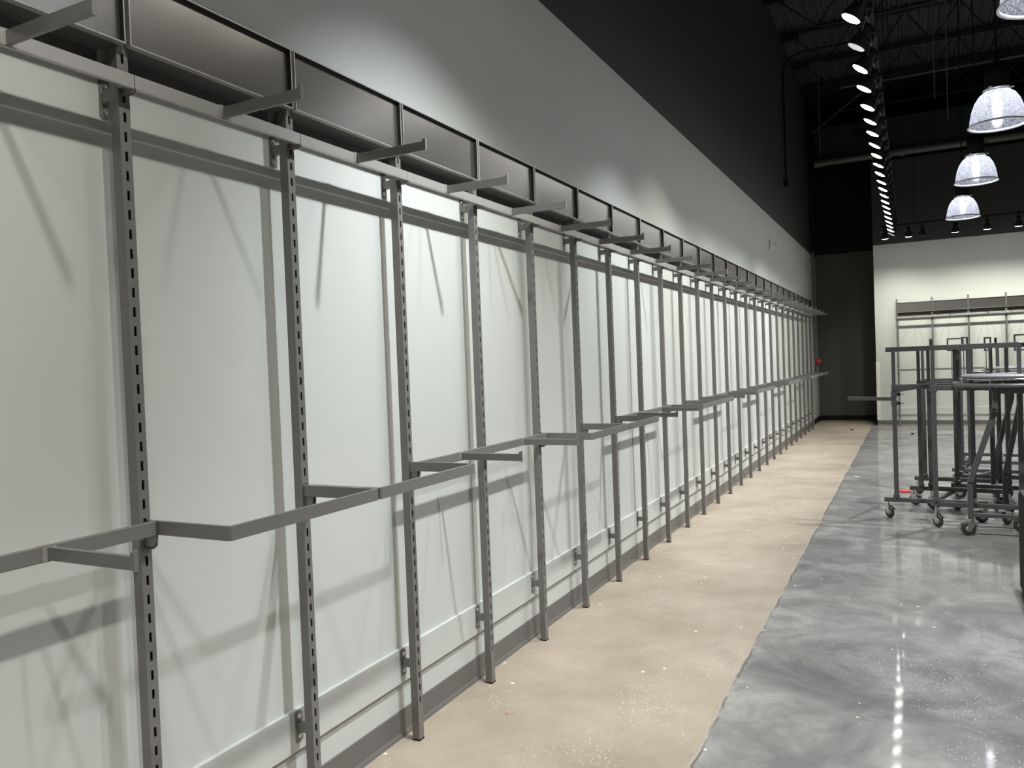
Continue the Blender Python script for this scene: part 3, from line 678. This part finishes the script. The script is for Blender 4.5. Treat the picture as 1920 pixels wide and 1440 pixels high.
def rounder(name, c, R, legs, ztop, label, ring_z=1.17, topper=True):
    r = empty(name, (c[0], c[1], 0)); cv = Vector((c[0], c[1], 0)); hz = Vector((0, 0, 1))
    n = 56
    MB().lathe([(R-.012, ring_z-.016), (R+.012, ring_z-.016), (R+.014, ring_z), (R+.012, ring_z+.016), (R-.012, ring_z+.016), (R-.012, ring_z-.016)], n).build('hang_ring', M['rack'], r)
    if topper:
        zt = ring_z+.058
        MB().lathe([(0, zt), (R-.07, zt), (R-.05, zt+.004), (R-.05, zt+.017), (R-.056, zt+.021), (0, zt+.021)], n).build('topper', M['rack_top'], r)
        MB().lathe([(R-.06, zt-.014), (R-.03, zt-.014), (R-.03, zt-.004), (R-.06, zt-.004), (R-.06, zt-.014)], n).build('topper_ring', M['chrome'], r)
        m = MB()
        for k in range(8):
            a = k*PI/4+.2; m.cyl(((R-.045)*math.cos(a), (R-.045)*math.sin(a), ring_z-.03), ((R-.045)*math.cos(a), (R-.045)*math.sin(a), zt), .006, n=8)
        m.build('topper_standoffs', M['chrome'], r)
    ends = []
    for (bx, by), (tx, ty) in legs:
        b = Vector((bx, by, 0))-cv; t = Vector((tx, ty, 0))-cv
        pts = [b+hz*.14, b+hz*.42, t+hz*1.0, t+hz*(ring_z-.016)]
        m = MB(); 
        for a, q in zip(pts[:-1], pts[1:]):
            dd = (q-a).normalized()*.006; m.bar(a-dd, q+dd, .04, .04, upv=(0, 1, 0))
        m.build('leg', M['rack'], r, bevel=.002, seg=1); ends.append((b, t))
        caster(r, b.x, b.y, .142, random.choice([1.9, -2.3, .3, 2.8]))
    for i in range(len(ends)):
        a = ends[i][0]; q = ends[(i+1) % len(ends)][0]
        if i == 0 and len(ends) == 3: a = ends[0][0]; q = ends[2][0]
        elif i == 2: continue
        MB().bar(a+hz*.165, q+hz*.165, .034, .03).build('base_bar', M['rack'], r, bevel=.002, seg=1)
    for i in range(len(ends)):
        a = ends[i][1]; q = ends[(i+1) % len(ends)][1]
        MB().bar(a+hz*(ring_z-.05), q+hz*(ring_z-.05), .024, .034).build('top_bar', M['rack'], r, bevel=.002, seg=1)
    # spokes to the ring
    m = MB()
    for i, (b, t) in enumerate(ends):
        u = t.normalized(); m.bar(t*.2+hz*(ring_z-.026), u*(R-.008)+hz*(ring_z-.026), .02, .02)
    m.build('spokes', M['rack'], r)
    tag(r, label, 'round rack', 'rolling round racks'); return r
rounder('round_rack', (2.64, 6.06), .46, [((2.262, 5.80), (2.445, 5.80)), ((2.546, 6.33), (2.66, 6.33)), ((3.0, 5.78), (2.85, 5.8))], 1.2, 'round charcoal rack with slanted kinked legs, nearest on the right of the cluster', ring_z=1.188)
rounder('round_rack', (2.9, 7.5), .46, [((2.55, 7.3), (2.7, 7.36)), ((2.95, 7.9), (2.9, 7.7)), ((3.3, 7.2), (3.1, 7.3))], 1.2, 'second round charcoal rack behind the nearest one', ring_z=1.215)

# sign holders standing on the racks
def sign_holder(cx, cy_, w, h, z0, zfoot, rz, label):
    r = empty('sign_holder', (cx, cy_, 0), rz); t = .013
    MB().box(-w/2, w/2, -t/2, t/2, z0, z0+t).box(-w/2, w/2, -t/2, t/2, z0+h-t, z0+h).box(-w/2, -w/2+t, -t/2, t/2, z0+t, z0+h-t).box(w/2-t, w/2, -t/2, t/2, z0+t, z0+h-t).build('frame', M['rack'], r)
    m = MB()
    for s in (-1, 1): m.box(s*w*.23-.003, s*w*.23+.003, -.003, .003, zfoot, z0)
    m.build('stems', M['rack'], r)
    MB().box(-w*.36, w*.36, -.03, .03, zfoot-.004, zfoot).build('foot_plate', M['rack'], r)
    tag(r, label, 'sign holder', 'sign holders on the racks')
sign_holder(2.255, 7.52, .145, .125, 1.462, 1.15, 0, 'empty wide sign frame at the left, rising above the top rails')
sign_holder(2.335, 7.50, .085, .135, 1.460, 1.15, .9, 'empty sign frame turned sideways beside the wide left frame')
sign_holder(2.44, 6.30, .055, .115, 1.455, 1.271, .0, 'small squarish empty sign frame on two thin stems above the round topper')
sign_holder(2.545, 6.9, .02, .07, 1.50, 1.52-.02, .0, 'tiny narrow sign clip on the top rail, right of the squarish frame')
sign_holder(2.77, 6.25, .30, .135, 1.448, 1.271, .0, 'largest empty sign frame at the right picture edge')
sign_holder(2.027, 6.6, .05, .08, 1.50, 1.19, 1.3, 'thin sign clip standing above the tall front post')

# black bin at the right edge
r = empty('storage_bin', (2.634, 3.952, 0))
m = MB(); 
m.prism([(-.203, -.137), (.2, -.137), (.2, .3), (-.203, .3)], 'z', 0.02, .60)
m.build('bin_body', M['bin'], r, bevel=.012, seg=3)
MB().box(-.196, .196, -.133, .296, .60, .615).build('woven_rim', M['weave'], r, bevel=.006)
MB().box(-.19, .19, -.13, .29, 0, .02).build('bin_base', M['bin'], r)
tag(r, 'tall black bin with a textured rim at the right picture edge', 'bin')

# floor litter
def scrap(name, x, y, s, mt, label, h=.004, n=7):
    rnd = random.Random(name+label); pts = [(s*(.6+.4*rnd.random())*math.cos(2*PI*i/n), s*.6*(.5+.5*rnd.random())*math.sin(2*PI*i/n)) for i in range(n)]
    o = MB().prism(pts, 'z', 0, h).build(name, mt); o.location = (x, y, .0003); tag(o, label, 'litter'); return o
scrap('black_cap', .807, 14.945, .035, M['black'], 'small black cap lying on the tan floor near the dark recess', .02)
scrap('black_cap', 1.842, 14.25, .03, M['black'], 'small black cap lying on the grey floor left of the racks', .02)
scrap('paper_scrap', .30, 1.56, .012, M['pink'], 'tiny pink scrap on the tan floor beside the third post foot', .002)
o = scrap('red_tape', 1.77, 7.84, .10, M['redscrap'], 'crumpled bright red tape on the floor behind the leftmost rack', .012, 11)
scrap('white_scuff', 1.25, 8.84, .05, M['chip'], 'white curled scrap on the grey floor left of the racks', .002, 5)
bpy.context.view_layer.update()
